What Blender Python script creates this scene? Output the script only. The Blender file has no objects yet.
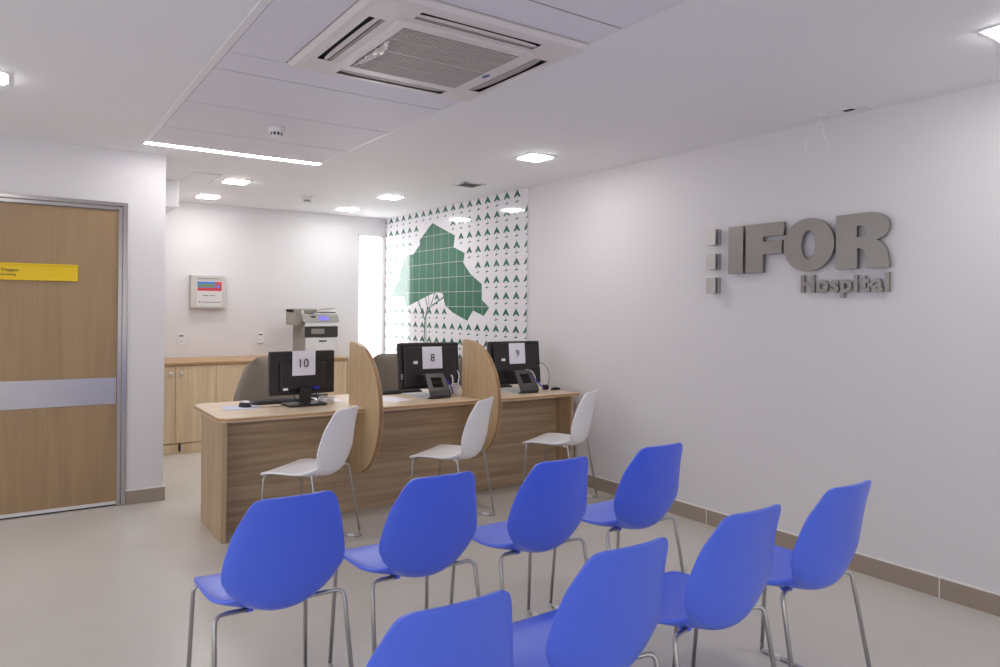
import bpy, bmesh, math, random, mathutils
from mathutils import Vector, Matrix
random.seed(7)
PI = math.pi
scn = bpy.context.scene
COL = scn.collection

# ------------------------------------------------------------------ room measures (metres)
CAM_H = 1.43
RW, DW, BW, HC = 3.89, 5.78, 8.245, 2.535        # right wall x, door wall y, back wall y, ceiling z
LX, FY = -2.6, -3.2                               # left and rear limits of the room
YAW, ROLL, FPX, CY = math.radians(34.24), math.radians(0.5585), 722.7, 308.8

# ------------------------------------------------------------------ materials
def new_mat(name):
    m = bpy.data.materials.new(name); m.use_nodes = True
    nt = m.node_tree
    return m, nt, nt.nodes['Principled BSDF']

def srgb(r, g, b):
    f = lambda c: (c / 12.92 if c <= 0.04045 else ((c + 0.055) / 1.055) ** 2.4)
    return (f(r / 255), f(g / 255), f(b / 255), 1)

def plain(name, col, rough=0.5, metal=0.0, spec=0.5, noise=0.04, scale=40, bump=0.0, coat=0.0):
    m, nt, b = new_mat(name)
    b.inputs['Roughness'].default_value = rough
    b.inputs['Metallic'].default_value = metal
    b.inputs['Specular IOR Level'].default_value = spec
    if coat:
        b.inputs['Coat Weight'].default_value = coat; b.inputs['Coat Roughness'].default_value = 0.35
    tc = nt.nodes.new('ShaderNodeTexCoord')
    n = nt.nodes.new('ShaderNodeTexNoise'); n.inputs['Scale'].default_value = scale; n.inputs['Detail'].default_value = 3
    nt.links.new(tc.outputs['Object'], n.inputs['Vector'])
    r = nt.nodes.new('ShaderNodeMixRGB'); r.blend_type = 'MIX'
    r.inputs[1].default_value = tuple(c * (1 - noise) for c in col[:3]) + (1,)
    r.inputs[2].default_value = tuple(min(1, c * (1 + noise)) for c in col[:3]) + (1,)
    nt.links.new(n.outputs['Fac'], r.inputs[0]); nt.links.new(r.outputs[0], b.inputs['Base Color'])
    if bump:
        bp = nt.nodes.new('ShaderNodeBump'); bp.inputs['Strength'].default_value = bump; bp.inputs['Distance'].default_value = 0.002
        nt.links.new(n.outputs['Fac'], bp.inputs['Height']); nt.links.new(bp.outputs[0], b.inputs['Normal'])
    return m

def wood(name, dark, light, grain='Z', fine=60, rough=0.45, figure=1.0, contrast=1.0):
    m, nt, b = new_mat(name)
    tc = nt.nodes.new('ShaderNodeTexCoord')
    def noise(sc, stretch, detail, dist=0.0):
        mp = nt.nodes.new('ShaderNodeMapping')
        s = [sc, sc, sc]; s['XYZ'.index(grain)] = stretch
        mp.inputs['Scale'].default_value = s
        nt.links.new(tc.outputs['Object'], mp.inputs['Vector'])
        n = nt.nodes.new('ShaderNodeTexNoise'); n.inputs['Scale'].default_value = 1; n.inputs['Detail'].default_value = detail
        n.inputs['Distortion'].default_value = dist
        nt.links.new(mp.outputs[0], n.inputs['Vector']); return n
    a = noise(fine, 1.6, 4); c = noise(9 * figure, 0.7, 3, 1.2)
    mx = nt.nodes.new('ShaderNodeMath'); mx.operation = 'MULTIPLY_ADD'; mx.inputs[1].default_value = 0.45
    nt.links.new(a.outputs['Fac'], mx.inputs[0])
    m2 = nt.nodes.new('ShaderNodeMath'); m2.operation = 'MULTIPLY'; m2.inputs[1].default_value = 0.55
    nt.links.new(c.outputs['Fac'], m2.inputs[0]); nt.links.new(m2.outputs[0], mx.inputs[2])
    cr = nt.nodes.new('ShaderNodeValToRGB')
    cr.color_ramp.elements[0].position = 0.5 - 0.17 / contrast; cr.color_ramp.elements[0].color = dark
    cr.color_ramp.elements[1].position = 0.5 + 0.17 / contrast; cr.color_ramp.elements[1].color = light
    nt.links.new(mx.outputs[0], cr.inputs[0]); nt.links.new(cr.outputs[0], b.inputs['Base Color'])
    b.inputs['Roughness'].default_value = rough
    return m

def emit(name, col, strength):
    m, nt, b = new_mat(name)
    b.inputs['Base Color'].default_value = (0.9, 0.9, 0.9, 1)
    b.inputs['Emission Color'].default_value = col
    b.inputs['Emission Strength'].default_value = strength
    return m

def brushed(name, col, rough=0.3, grain='Z', metal=1.0):
    m, nt, b = new_mat(name)
    tc = nt.nodes.new('ShaderNodeTexCoord'); mp = nt.nodes.new('ShaderNodeMapping')
    s = [220, 220, 220]; s['XYZ'.index(grain)] = 1.5
    mp.inputs['Scale'].default_value = s
    n = nt.nodes.new('ShaderNodeTexNoise'); n.inputs['Scale'].default_value = 1; n.inputs['Detail'].default_value = 2
    nt.links.new(tc.outputs['Object'], mp.inputs[0]); nt.links.new(mp.outputs[0], n.inputs['Vector'])
    r = nt.nodes.new('ShaderNodeMapRange'); r.inputs[3].default_value = rough - 0.08; r.inputs[4].default_value = rough + 0.1
    nt.links.new(n.outputs['Fac'], r.inputs[0]); nt.links.new(r.outputs[0], b.inputs['Roughness'])
    x = nt.nodes.new('ShaderNodeMixRGB'); x.inputs[1].default_value = tuple(c * .88 for c in col[:3]) + (1,); x.inputs[2].default_value = col
    nt.links.new(n.outputs['Fac'], x.inputs[0]); nt.links.new(x.outputs[0], b.inputs['Base Color'])
    b.inputs['Metallic'].default_value = metal
    return m

M = {}
M['wall'] = plain('wall_paint', srgb(222, 219, 221), 0.55, noise=0.012, scale=3, bump=0.0)
M['ceiling'] = plain('ceiling_paint', srgb(240, 239, 242), 0.7, noise=0.01, scale=3)
M['panel'] = plain('ceiling_panel_paint', srgb(230, 227, 236), 0.6, noise=0.01, scale=3)
M['white_plastic'] = plain('white_plastic', srgb(232, 230, 232), 0.35, noise=0.01)
M['ac_white'] = plain('ac_plastic', srgb(226, 218, 216), 0.38, noise=0.01)
M['gap'] = plain('dark_gap', srgb(58, 52, 54), 0.8)
M['black_void'] = plain('black_void', srgb(12, 11, 12), 0.8)
M['base_tile'] = plain('baseboard_tile', srgb(158, 144, 130), 0.4, noise=0.06, scale=18)
M['caulk'] = plain('white_caulk', srgb(236, 232, 228), 0.5)
M['blue'] = plain('blue_plastic', srgb(84, 116, 246), 0.36, noise=0.015, scale=300, bump=0.02, coat=0.35)
M['white_shell'] = plain('white_shell_plastic', srgb(250, 249, 251), 0.38, noise=0.005, coat=0.3)
M['chrome'] = plain('satin_chrome', srgb(186, 184, 182), 0.28, metal=1.0, noise=0.02)
M['knob'] = plain('satin_knob', srgb(226, 220, 216), 0.3, metal=0.35)
M['glide'] = plain('glide_plastic', srgb(225, 223, 222), 0.4)
M['steel'] = plain('kick_band_steel', srgb(184, 180, 184), 0.3, metal=1.0, noise=0.08, scale=7)
M['steel_v'] = plain('satin_steel', srgb(178, 172, 170), 0.24, metal=1.0, noise=0.03, scale=6)
M['sign_steel'] = brushed('sign_steel', srgb(154, 149, 146), 0.34, 'Z')
M['sign_lit'] = brushed('sign_steel_lit', srgb(196, 192, 190), 0.36, 'Z')  # sign squares: reflected lamp light painted in as a paler steel colour
M['sign_dark'] = plain('sign_shadow_gap', srgb(70, 64, 62), 0.5, metal=0.6)
M['door_wood'] = wood('door_laminate', srgb(148, 121, 88), srgb(170, 143, 107), 'Z', fine=130, rough=0.45, contrast=0.8)
M['cab_wood'] = wood('cabinet_oak', srgb(206, 180, 144), srgb(230, 208, 174), 'Z', fine=50, rough=0.45)
M['desk_v'] = wood('desk_oak_upright', srgb(164, 138, 108), srgb(200, 174, 142), 'Z', fine=70, rough=0.45)
M['desk_h'] = wood('desk_oak_front', srgb(154, 130, 102), srgb(202, 177, 146), 'X', fine=48, rough=0.45)
M['desk_top'] = wood('desk_top_oak', srgb(218, 194, 164), srgb(236, 216, 188), 'X', fine=40, rough=0.3)
M['edge'] = wood('desk_edge_band', srgb(166, 130, 88), srgb(190, 154, 112), 'X', fine=30, rough=0.4)
M['div'] = wood('divider_oak', srgb(182, 154, 117), srgb(214, 186, 148), 'Z', fine=90, rough=0.42)
M['div_edge'] = wood('divider_edge', srgb(146, 110, 72), srgb(176, 138, 96), 'Z', fine=30, rough=0.35)
M['black'] = plain('black_plastic', srgb(40, 36, 36), 0.38, noise=0.05)
M['black_matte'] = plain('black_matte', srgb(34, 31, 31), 0.6)
M['stand_grey'] = plain('graphite_plastic', srgb(70, 68, 68), 0.4)
M['silver'] = plain('silver_plate', srgb(222, 220, 222), 0.35, metal=0.15)
M['paper'] = plain('paper', srgb(238, 236, 246), 0.7, noise=0.01)
M['ink'] = plain('ink', srgb(52, 42, 48), 0.7)
M['label_white'] = plain('label_white', srgb(244, 244, 244), 0.5)
M['vga_blue'] = plain('blue_connector', srgb(50, 50, 170), 0.4)
M['cable_white'] = plain('cable_white', srgb(240, 236, 232), 0.5)
M['cable_black'] = plain('cable_black', srgb(30, 28, 28), 0.5)
M['cable_blue'] = plain('cable_blue', srgb(60, 64, 200), 0.5)
M['office_fabric'] = plain('taupe_upholstery', srgb(142, 132, 120), 0.75, noise=0.05, scale=200, bump=0.05)
M['yellow'] = plain('yellow_sign', srgb(232, 196, 12), 0.45, noise=0.02)
M['pad'] = plain('mouse_pad', srgb(206, 210, 236), 0.6, noise=0.05)
M['prn_grey'] = plain('printer_grey', srgb(150, 146, 138), 0.5)
M['prn_dark'] = plain('printer_dark', srgb(62, 58, 56), 0.5)
M['prn_white'] = plain('printer_white', srgb(232, 231, 234), 0.4)
M['prn_screen'] = emit('printer_screen', srgb(140, 128, 235), 0.10)
_b = M['prn_screen'].node_tree.nodes['Principled BSDF']; _b.inputs['Base Color'].default_value = srgb(120, 112, 190); _b.inputs['Roughness'].default_value = .7; _b.inputs['Specular IOR Level'].default_value = .2
M['alarm_grey'] = plain('alarm_grey', srgb(198, 192, 188), 0.45)
M['alarm_blue'] = plain('alarm_blue', srgb(74, 130, 205), 0.4)
M['alarm_red'] = plain('alarm_red', srgb(205, 62, 66), 0.4)
M['alarm_lcd'] = plain('alarm_lcd', srgb(120, 138, 84), 0.3)
M['alarm_white'] = plain('alarm_face', srgb(216, 212, 212), 0.5)
M['grey_mark'] = plain('grey_print', srgb(120, 116, 118), 0.6)
M['grille'] = plain('grille_plastic', srgb(196, 188, 182), 0.5)
M['grille_back'] = plain('grille_filter', srgb(100, 90, 84), 0.8)
M['logo_blue'] = plain('badge_blue', srgb(60, 76, 150), 0.35)
M['film'] = plain('clear_film', srgb(226, 224, 222), 0.12, metal=0.25, spec=0.8)
M['tile'] = plain('mural_tile', srgb(232, 230, 236), 0.07, noise=0.01, spec=0.55)
M['tile_green'] = plain('mural_green', srgb(56, 112, 88), 0.08, noise=0.10, scale=9, spec=0.55)
M['tile_green_dark'] = plain('mural_green_dark', srgb(40, 98, 72), 0.08, noise=0.10, scale=9, spec=0.55)
M['grout_white'] = plain('mural_grout', srgb(206, 206, 212), 0.4)
M['lamp'] = emit('lamp_diffuser', (1.0, 0.985, 0.97, 1), 16.0)
M['lamp_strip'] = emit('strip_diffuser', (1.0, 0.985, 0.98, 1), 8.5)
M['daylight'] = emit('window_daylight', (0.95, 0.97, 1.0, 1), 1.4)
M['louvre_grey'] = plain('louvre_grey', srgb(176, 166, 160), 0.5)
M['vent_grey'] = plain('vent_grey', srgb(150, 146, 144), 0.5)

def floor_mat():
    m, nt, b = new_mat('porcelain_floor')
    tc = nt.nodes.new('ShaderNodeTexCoord'); sp = nt.nodes.new('ShaderNodeSeparateXYZ')
    nt.links.new(tc.outputs['Object'], sp.inputs[0])
    def math_(op, a=None, bb=None, va=None, vb=None):
        n = nt.nodes.new('ShaderNodeMath'); n.operation = op
        if a: nt.links.new(a, n.inputs[0])
        elif va is not None: n.inputs[0].default_value = va
        if bb: nt.links.new(bb, n.inputs[1])
        elif vb is not None: n.inputs[1].default_value = vb
        return n.outputs[0]
    T = 0.506
    out = None
    for op, ph in (('ADD', 3.848), ('SUBTRACT', -0.368)):
        s = math_(op, sp.outputs[0], sp.outputs[1])
        s = math_('MULTIPLY', s, vb=1 / math.sqrt(2) / T)
        s = math_('SUBTRACT', s, vb=ph / T)
        fr = math_('FRACT', s); fr = math_('SUBTRACT', fr, vb=0.5); fr = math_('ABSOLUTE', fr)
        g = math_('GREATER_THAN', fr, vb=0.5 - 0.0028)
        out = g if out is None else math_('MAXIMUM', out, g)
    n = nt.nodes.new('ShaderNodeTexNoise'); n.inputs['Scale'].default_value = 2.2; n.inputs['Detail'].default_value = 5
    nt.links.new(tc.outputs['Object'], n.inputs['Vector'])
    x = nt.nodes.new('ShaderNodeMixRGB'); x.inputs[1].default_value = srgb(203, 197, 189); x.inputs[2].default_value = srgb(211, 206, 199)
    nt.links.new(n.outputs['Fac'], x.inputs[0])
    y = nt.nodes.new('ShaderNodeMixRGB'); y.inputs[2].default_value = srgb(199, 193, 185)
    nt.links.new(out, y.inputs[0]); nt.links.new(x.outputs[0], y.inputs[1]); nt.links.new(y.outputs[0], b.inputs['Base Color'])
    b.inputs['Roughness'].default_value = 0.26
    b.inputs['Specular IOR Level'].default_value = 0.42
    return m
M['floor'] = floor_mat()

# ------------------------------------------------------------------ helpers
def thing(name, label, cat, loc=(0, 0, 0), rotz=0.0, group=None):
    o = bpy.data.objects.new(name, None); COL.objects.link(o)
    o.empty_display_size = 0.1
    o.location = loc; o.rotation_euler = (0, 0, rotz)
    o['label'] = label; o['category'] = cat
    if group: o['group'] = group
    return o

def tag(o, label, cat, group=None):
    o['label'] = label; o['category'] = cat
    if group: o['group'] = group
    return o

def obj(name, bm, mats, parent=None, smooth=False, label=None, loc=None):
    bmesh.ops.recalc_face_normals(bm, faces=bm.faces)
    me = bpy.data.meshes.new(name); bm.to_mesh(me); bm.free()
    for m in (mats if isinstance(mats, (list, tuple)) else [mats]):
        me.materials.append(m)
    if smooth:
        for p in me.polygons: p.use_smooth = True
    o = bpy.data.objects.new(name, me); COL.objects.link(o)
    if parent: o.parent = parent
    if loc: o.location = loc
    if label: o['label'] = label
    return o

def struct(name, bm, mats, parent=None):
    o = obj(name, bm, mats, parent)
    if parent is None: o['kind'] = 'structure'
    return o

def B(): return bmesh.new()

def box(bm, x0, x1, y0, y1, z0, z1, bev=0.0, seg=2, mi=0):
    before = set(bm.faces)
    vs = [bm.verts.new((x, y, z)) for x in (x0, x1) for y in (y0, y1) for z in (z0, z1)]
    idx = [(0, 1, 3, 2), (4, 6, 7, 5), (0, 4, 5, 1), (2, 3, 7, 6), (0, 2, 6, 4), (1, 5, 7, 3)]
    fs = [bm.faces.new([vs[i] for i in f]) for f in idx]
    if bev > 0:
        es = list({e for f in fs for e in f.edges})
        bmesh.ops.bevel(bm, geom=es, offset=bev, segments=seg, profile=0.5, affect='EDGES')
    new = [f for f in bm.faces if f not in before]
    for f in new: f.material_index = mi
    return new

def xform(bm, mat, faces=None):
    vs = bm.verts if faces is None else list({v for f in faces for v in f.verts})
    bmesh.ops.transform(bm, matrix=mat, verts=list(vs))

def fillet(pts, rad, n=5):
    pts = [Vector(p) for p in pts]; out = [pts[0]]
    for i in range(1, len(pts) - 1):
        a, b, c = pts[i - 1], pts[i], pts[i + 1]
        d1 = (a - b); d2 = (c - b)
        r = min(rad, d1.length * .49, d2.length * .49)
        p1 = b + d1.normalized() * r; p2 = b + d2.normalized() * r
        for k in range(n + 1):
            t = k / n
            out.append((1 - t) ** 2 * p1 + 2 * t * (1 - t) * b + t * t * p2)
    out.append(pts[-1]); return out

def tube(bm, pts, r, seg=10, cap=True, mi=0):
    pts = [Vector(p) for p in pts]
    rings = []; up = None
    for i, p in enumerate(pts):
        if i == 0: t = pts[1] - pts[0]
        elif i == len(pts) - 1: t = pts[-1] - pts[-2]
        else: t = (pts[i + 1] - pts[i]).normalized() + (pts[i] - pts[i - 1]).normalized()
        t.normalize()
        if up is None:
            up = t.orthogonal().normalized()
        else:
            up = (up - t * up.dot(t))
            up = up.normalized() if up.length > 1e-6 else t.orthogonal().normalized()
        s = t.cross(up)
        rr = r[i] if isinstance(r, (list, tuple)) else r
        rings.append([bm.verts.new(p + (up * math.cos(2 * PI * k / seg) + s * math.sin(2 * PI * k / seg)) * rr) for k in range(seg)])
    for a, b in zip(rings, rings[1:]):
        for k in range(seg):
            f = bm.faces.new((a[k], a[(k + 1) % seg], b[(k + 1) % seg], b[k])); f.smooth = True; f.material_index = mi
    if cap:
        bm.faces.new(rings[0][::-1]).material_index = mi; bm.faces.new(rings[-1]).material_index = mi

def lathe(bm, prof, seg=24, c=(0, 0, 0), mi=0):
    rings = []
    for r, z in prof:
        rings.append([bm.verts.new((c[0] + r * math.cos(2 * PI * k / seg), c[1] + r * math.sin(2 * PI * k / seg), c[2] + z)) for k in range(seg)])
    for a, b in zip(rings, rings[1:]):
        for k in range(seg):
            f = bm.faces.new((a[k], a[(k + 1) % seg], b[(k + 1) % seg], b[k])); f.smooth = True; f.material_index = mi
    bm.faces.new(rings[0][::-1]).material_index = mi; bm.faces.new(rings[-1]).material_index = mi

def prism(bm, poly, fn, d0, d1, mi=0, mside=None):
    """poly: 2-D outline; fn(a, b, d) -> 3-D; extruded from depth d0 to d1"""
    n = len(poly)
    A = [bm.verts.new(fn(a, b, d0)) for a, b in poly]; Bv = [bm.verts.new(fn(a, b, d1)) for a, b in poly]
    fa = bm.faces.new(A); fb = bm.faces.new(Bv[::-1]); fa.material_index = fb.material_index = mi
    for i in range(n):
        f = bm.faces.new((A[i], Bv[i], Bv[(i + 1) % n], A[(i + 1) % n])); f.material_index = mi if mside is None else mside
    return fa, fb

def curve_mesh(name, loops, extrude, bevel=0.0):
    cu = bpy.data.curves.new(name, 'CURVE'); cu.dimensions = '2D'; cu.fill_mode = 'BOTH'
    cu.extrude = extrude; cu.bevel_depth = bevel; cu.bevel_resolution = 1
    for lp in loops:
        s = cu.splines.new('POLY'); s.points.add(len(lp) - 1); s.use_cyclic_u = True
        for p, (x, y) in zip(s.points, lp): p.co = (x, y, 0, 1)
    o = bpy.data.objects.new('tmp_curve', cu); COL.objects.link(o)
    dg = bpy.context.evaluated_depsgraph_get(); dg.update()
    me = bpy.data.meshes.new_from_object(o.evaluated_get(dg)); me.name = name
    bpy.data.objects.remove(o); bpy.data.curves.remove(cu)
    return me

def text_mesh(name, s, size, extrude=0.0, embolden=0.0, bevel=0.0):
    cu = bpy.data.curves.new(name, 'FONT'); cu.body = s; cu.size = size; cu.extrude = extrude; cu.offset = embolden; cu.bevel_depth = bevel
    cu.resolution_u = 4
    o = bpy.data.objects.new('tmp_text', cu); COL.objects.link(o)
    dg = bpy.context.evaluated_depsgraph_get(); dg.update()
    me = bpy.data.meshes.new_from_object(o.evaluated_get(dg)); me.name = name
    bpy.data.objects.remove(o); bpy.data.curves.remove(cu)
    return me

def mesh_obj(name, me, mat, parent, matrix):
    me.materials.clear(); me.materials.append(mat)
    o = bpy.data.objects.new(name, me); COL.objects.link(o); o.parent = parent
    o.matrix_local = matrix
    return o

def dup(root, loc, rotz, label):
    r = root.copy(); COL.objects.link(r); r.location = loc; r.rotation_euler = (0, 0, rotz); r['label'] = label
    for ch in list(root.children):
        c = ch.copy(); COL.objects.link(c); c.parent = r
        for g in ch.children:
            d = g.copy(); COL.objects.link(d); d.parent = c
    return r

# ------------------------------------------------------------------ the room
bm = B(); box(bm, LX - .1, RW + .1, FY - .1, BW + .1, -.12, 0); struct('floor', bm, M['floor'])
bm = B(); box(bm, LX - .1, RW + .1, FY - .1, BW + .1, HC, HC + .1); struct('ceiling', bm, M['ceiling'])
bm = B(); box(bm, RW, RW + .1, FY, BW, 0, HC); struct('wall_right', bm, M['wall'])
# back wall with the window opening beside the right corner
WX0, WX1, WZ0, WZ1 = 3.512, 3.852, 0.12, 2.325
bm = B()
box(bm, LX, WX0, BW, BW + .12, 0, HC); box(bm, WX1, RW + .1, BW, BW + .12, 0, HC)
box(bm, WX0, WX1, BW, BW + .12, WZ1, HC); box(bm, WX0, WX1, BW, BW + .12, 0, WZ0)
struct('wall_back', bm, M['wall'])
# door wall: a block whose right end is the corridor corner, with the doorway cut out
DX0, DX1, DZ = -0.36, 0.646, 2.105
CX = 0.952
bm = B()
box(bm, LX, DX0 - .055, DW, DW + .14, 0, HC); box(bm, DX1 + .055, CX, DW, DW + .14, 0, HC)
box(bm, DX0 - .055, DX1 + .055, DW, DW + .14, DZ + .052, HC)
struct('wall_front', bm, M['wall'])
bm = B(); box(bm, CX - .14, CX, DW + .14, BW, 0, HC); struct('wall_corridor', bm, M['wall'])

# baseboards: porcelain strips with white caulk on the top edge and pale joints
def baseboard(name, horiz, a0, a1, face, sgn, joints):
    bm = B()
    H, T = 0.098, 0.012
    def bx(p0, p1, d0, d1, z0, z1, mi):
        f0, f1 = sorted((face + sgn * d0, face + sgn * d1))
        if horiz: box(bm, p0, p1, f0, f1, z0, z1, mi=mi)
        else: box(bm, f0, f1, p0, p1, z0, z1, mi=mi)
    cuts = [a0] + [j for j in sorted(joints) if a0 < j < a1] + [a1]
    for p, q in zip(cuts, cuts[1:]):
        bx(p + (.003 if p != a0 else 0), q - (.003 if q != a1 else 0), 0, T, 0, H, 0)
    bx(a0 + .004, a1 - .004, 0, T - .001, .001, H - .001, 1)
    bx(a0, a1, 0, T - .002, H, H + .007, 1)
    struct(name, bm, [M['base_tile'], M['caulk']])
baseboard('baseboard_right', False, FY, 7.0, RW, -1, [1.752 + 1.466 * k for k in range(-4, 5)])
baseboard('baseboard_front', True, DX1 + .058, CX + .0, DW, -1, [])
baseboard('baseboard_corridor', False, DW - .012, BW, CX, 1, [6.6])

# door: leaf with kick band, sill strip; steel frame
bm = B(); box(bm, DX0, DX1, DW + .018, DW + .058, .032, DZ - .004)
door = struct('door_1', bm, M['door_wood'])
bm = B(); box(bm, DX0 + .002, DX1 - .006, DW + .0145, DW + .0185, .727, .915, bev=.001)
obj('kick_band', bm, M['steel'], door, label='brushed steel band across the door')
bm = B(); box(bm, DX0, DX1, DW + .012, DW + .022, .012, .034); obj('sill_strip', bm, M['silver'], door)
bm = B(); box(bm, DX0, DX1, DW + .03, DW + .06, .0, .012); obj('sill_gap', bm, M['black_matte'], door)
bm = B()
for sg_ in (1, -1):
    def bx_(u0, u1, y0, y1, z0, z1):
        e = DX1 if sg_ > 0 else DX0
        x0, x1 = sorted((e + sg_ * u0, e + sg_ * u1)); box(bm, x0, x1, y0, y1, z0, z1, bev=.002)
    bx_(.028, .057, DW - .016, DW + .145, 0, DZ + .054)
    bx_(.0, .025, DW + .002, DW + .12, 0, DZ + .025)
    bx_(.022, .030, DW + .012, DW + .12, 0, DZ + .03)
box(bm, DX0 - .028, DX1 + .028, DW - .016, DW + .145, DZ + .028, DZ + .054, bev=.002)
box(bm, DX0, DX1, DW + .002, DW + .12, DZ, DZ + .025, bev=.002)
box(bm, DX0, DX1, DW + .012, DW + .12, DZ + .022, DZ + .030)
obj('door_frame', bm, M['steel_v'], door, label='stainless steel door frame')

# yellow room sign on the door
ds = thing('door_sign', 'yellow plate reading Triagem and Screening on the wooden door', 'sign', (0.17, DW + .018, 1.648))
bm = B(); box(bm, -.30, .228, -.008, 0, -.057, .057, bev=.002)
obj('plate', bm, M['yellow'], ds)
bm = B(); box(bm, -.30, .228, -.014, -.007, .046, .057, bev=.002); box(bm, -.30, .228, -.014, -.007, -.057, -.048, bev=.002)
obj('rail', bm, M['yellow'], ds)
RX = Matrix.Rotation(PI / 2, 4, 'X')
mesh_obj('lettering', text_mesh('lettering', 'Triagem', .030, .0004, .0003), M['ink'], ds, Matrix.Translation((-.213, -.0088, .0)) @ RX)
mesh_obj('lettering', text_mesh('lettering', 'Screening', .0215, .0004, .0002), M['ink'], ds, Matrix.Translation((-.213, -.0088, -.027)) @ RX)

# window beside the corner: white frame, frosted lit pane
bm = B()
fw = .022
box(bm, WX0, WX0 + fw, BW + .0, BW + .06, WZ0, WZ1); box(bm, WX1 - fw, WX1, BW + .0, BW + .06, WZ0, WZ1)
box(bm, WX0, WX1, BW + .0, BW + .06, WZ1 - fw, WZ1); box(bm, WX0, WX1, BW + .0, BW + .06, WZ0, WZ0 + fw)
win = struct('window_1', bm, M['white_plastic'])
bm = B(); box(bm, WX0 + fw, WX1 - fw, BW + .03, BW + .04, WZ0 + fw, WZ1 - fw); obj('frosted_pane', bm, M['daylight'], win)

# white bulkhead high on the corridor wall and the narrow trim beside the lowered panels
bm = B(); box(bm, CX, 1.238, 6.89, 7.75, 2.303, HC, bev=.004); struct('trim_1', bm, M['white_plastic'])
TX0, TX1 = 0.775, 1.975
bm = B(); box(bm, TX0 - .034, TX0, 0.2, 5.45, HC - .007, HC, bev=.002); struct('trim_2', bm, M['white_plastic'])
bm = B(); box(bm, TX1 + .002, TX1 + .012, 0.2, 5.42, HC - .003, HC); struct('trim_3', bm, M['white_plastic'])
bm = B(); box(bm, TX0, TX1 + .002, 0.2, 5.355, HC - .0015, HC); struct('trim_4', bm, M['gap'])

# lowered metal ceiling panels
PAN = [(TX0, TX1, 4.825, 5.350, 'white ceiling panel carrying nothing, right beside the lit strip'),
       (TX0, TX1, 4.158, 4.815, 'white ceiling panel that carries the smoke detector'),
       (TX0, TX1, 3.510, 4.148, 'plain white ceiling panel between the detector panel and the narrow one'),
       (TX0, TX1, 3.250, 3.500, 'narrow white ceiling panel along the near-desk edge of the air conditioner'),
       (TX0, 1.0285, 0.95, 3.243, 'slim white ceiling panel left of the air conditioner'),
       (1.028, TX1, 2.080, 2.265, 'narrow white ceiling panel cut by the top edge behind the air conditioner'),
       (1.028, TX1, 0.95, 2.070, 'white ceiling panel at the top edge of the photo, right of the air conditioner')]
PAN[0] = PAN[0][:4] + ('white ceiling panel bordering the lit ceiling strip',)
for x0, x1, y0, y1, lab in PAN:
    bm = B(); box(bm, x0 + .003, x1 - .003, y0, y1, HC - .006, HC - .0012, bev=.0015)
    tag(obj('ceiling_panel', bm, M['panel']), lab, 'ceiling panel', 'metal ceiling panels')

# lit linear strip
ls = thing('strip_light', 'long glowing strip light across the end of the ceiling panels', 'light', (0, 5.40, HC))
bm = B(); box(bm, TX0 - .034, TX1 + .012, -.048, .042, -.004, 0); obj('housing', bm, M['white_plastic'], ls)
bm = B(); box(bm, TX0 - .02, TX1 + .004, -.034, .030, -.007, -.0035); obj('diffuser', bm, M['lamp_strip'], ls, label='glowing white diffuser')

# recessed square downlights
def downlight(x, y, label, s=.185):
    t = thing('downlight', label, 'light', (x, y, HC), 0, 'square recessed ceiling lights')
    bm = B(); r = s / 2 + .016; q = s / 2
    for a0, a1, b0, b1 in ((-r, r, -r, -q), (-r, r, q, r), (-r, -q, -q, q), (q, r, -q, q)):
        box(bm, a0, a1, b0, b1, -.006, 0)
    obj('frame', bm, M['white_plastic'], t)
    bm = B(); box(bm, -q, q, -q, q, -.013, -.0005, bev=.004); obj('diffuser', bm, M['lamp'], t, label='glowing square diffuser')
    return t
LIGHTS = [(1.655, 6.59, 'square ceiling light over the cabinets, nearest the access hatch'),
          (1.655, 7.67, 'square ceiling light close to the back wall above the alarm panel'),
          (3.14, 6.56, 'square ceiling light in front of the green tile mural'),
          (3.14, 7.67, 'square ceiling light close to the back wall above the printer'),
          (3.155, 4.20, 'square ceiling light right of the panels, in front of the numbered desks'),
          (3.228, 1.18, 'square ceiling light at the right edge of the photo'),
          (-0.115, 4.285, 'square ceiling light at the left edge of the photo')]
for a in LIGHTS: downlight(*a)

# ------------------------------------------------------------------ cassette air conditioner
ac = thing('air_conditioner', 'white square ceiling cassette air conditioner with brown-grey grille', 'air conditioner', (1.508, 2.752, HC))
def ring(bm, r0, r1, z0, z1, seg=1):
    def sq(r, z): return [bm.verts.new(p) for p in ((-r, -r, z), (r, -r, z), (r, r, z), (-r, r, z))]
    a, b = sq(r0, z0), sq(r1, z1)
    for k in range(4): bm.faces.new((a[k], a[(k + 1) % 4], b[(k + 1) % 4], b[k]))
bm = B()
ring(bm, .478, .478, -.001, -.010); ring(bm, .478, .462, -.010, -.026); ring(bm, .462, .440, -.026, -.032)
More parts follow.
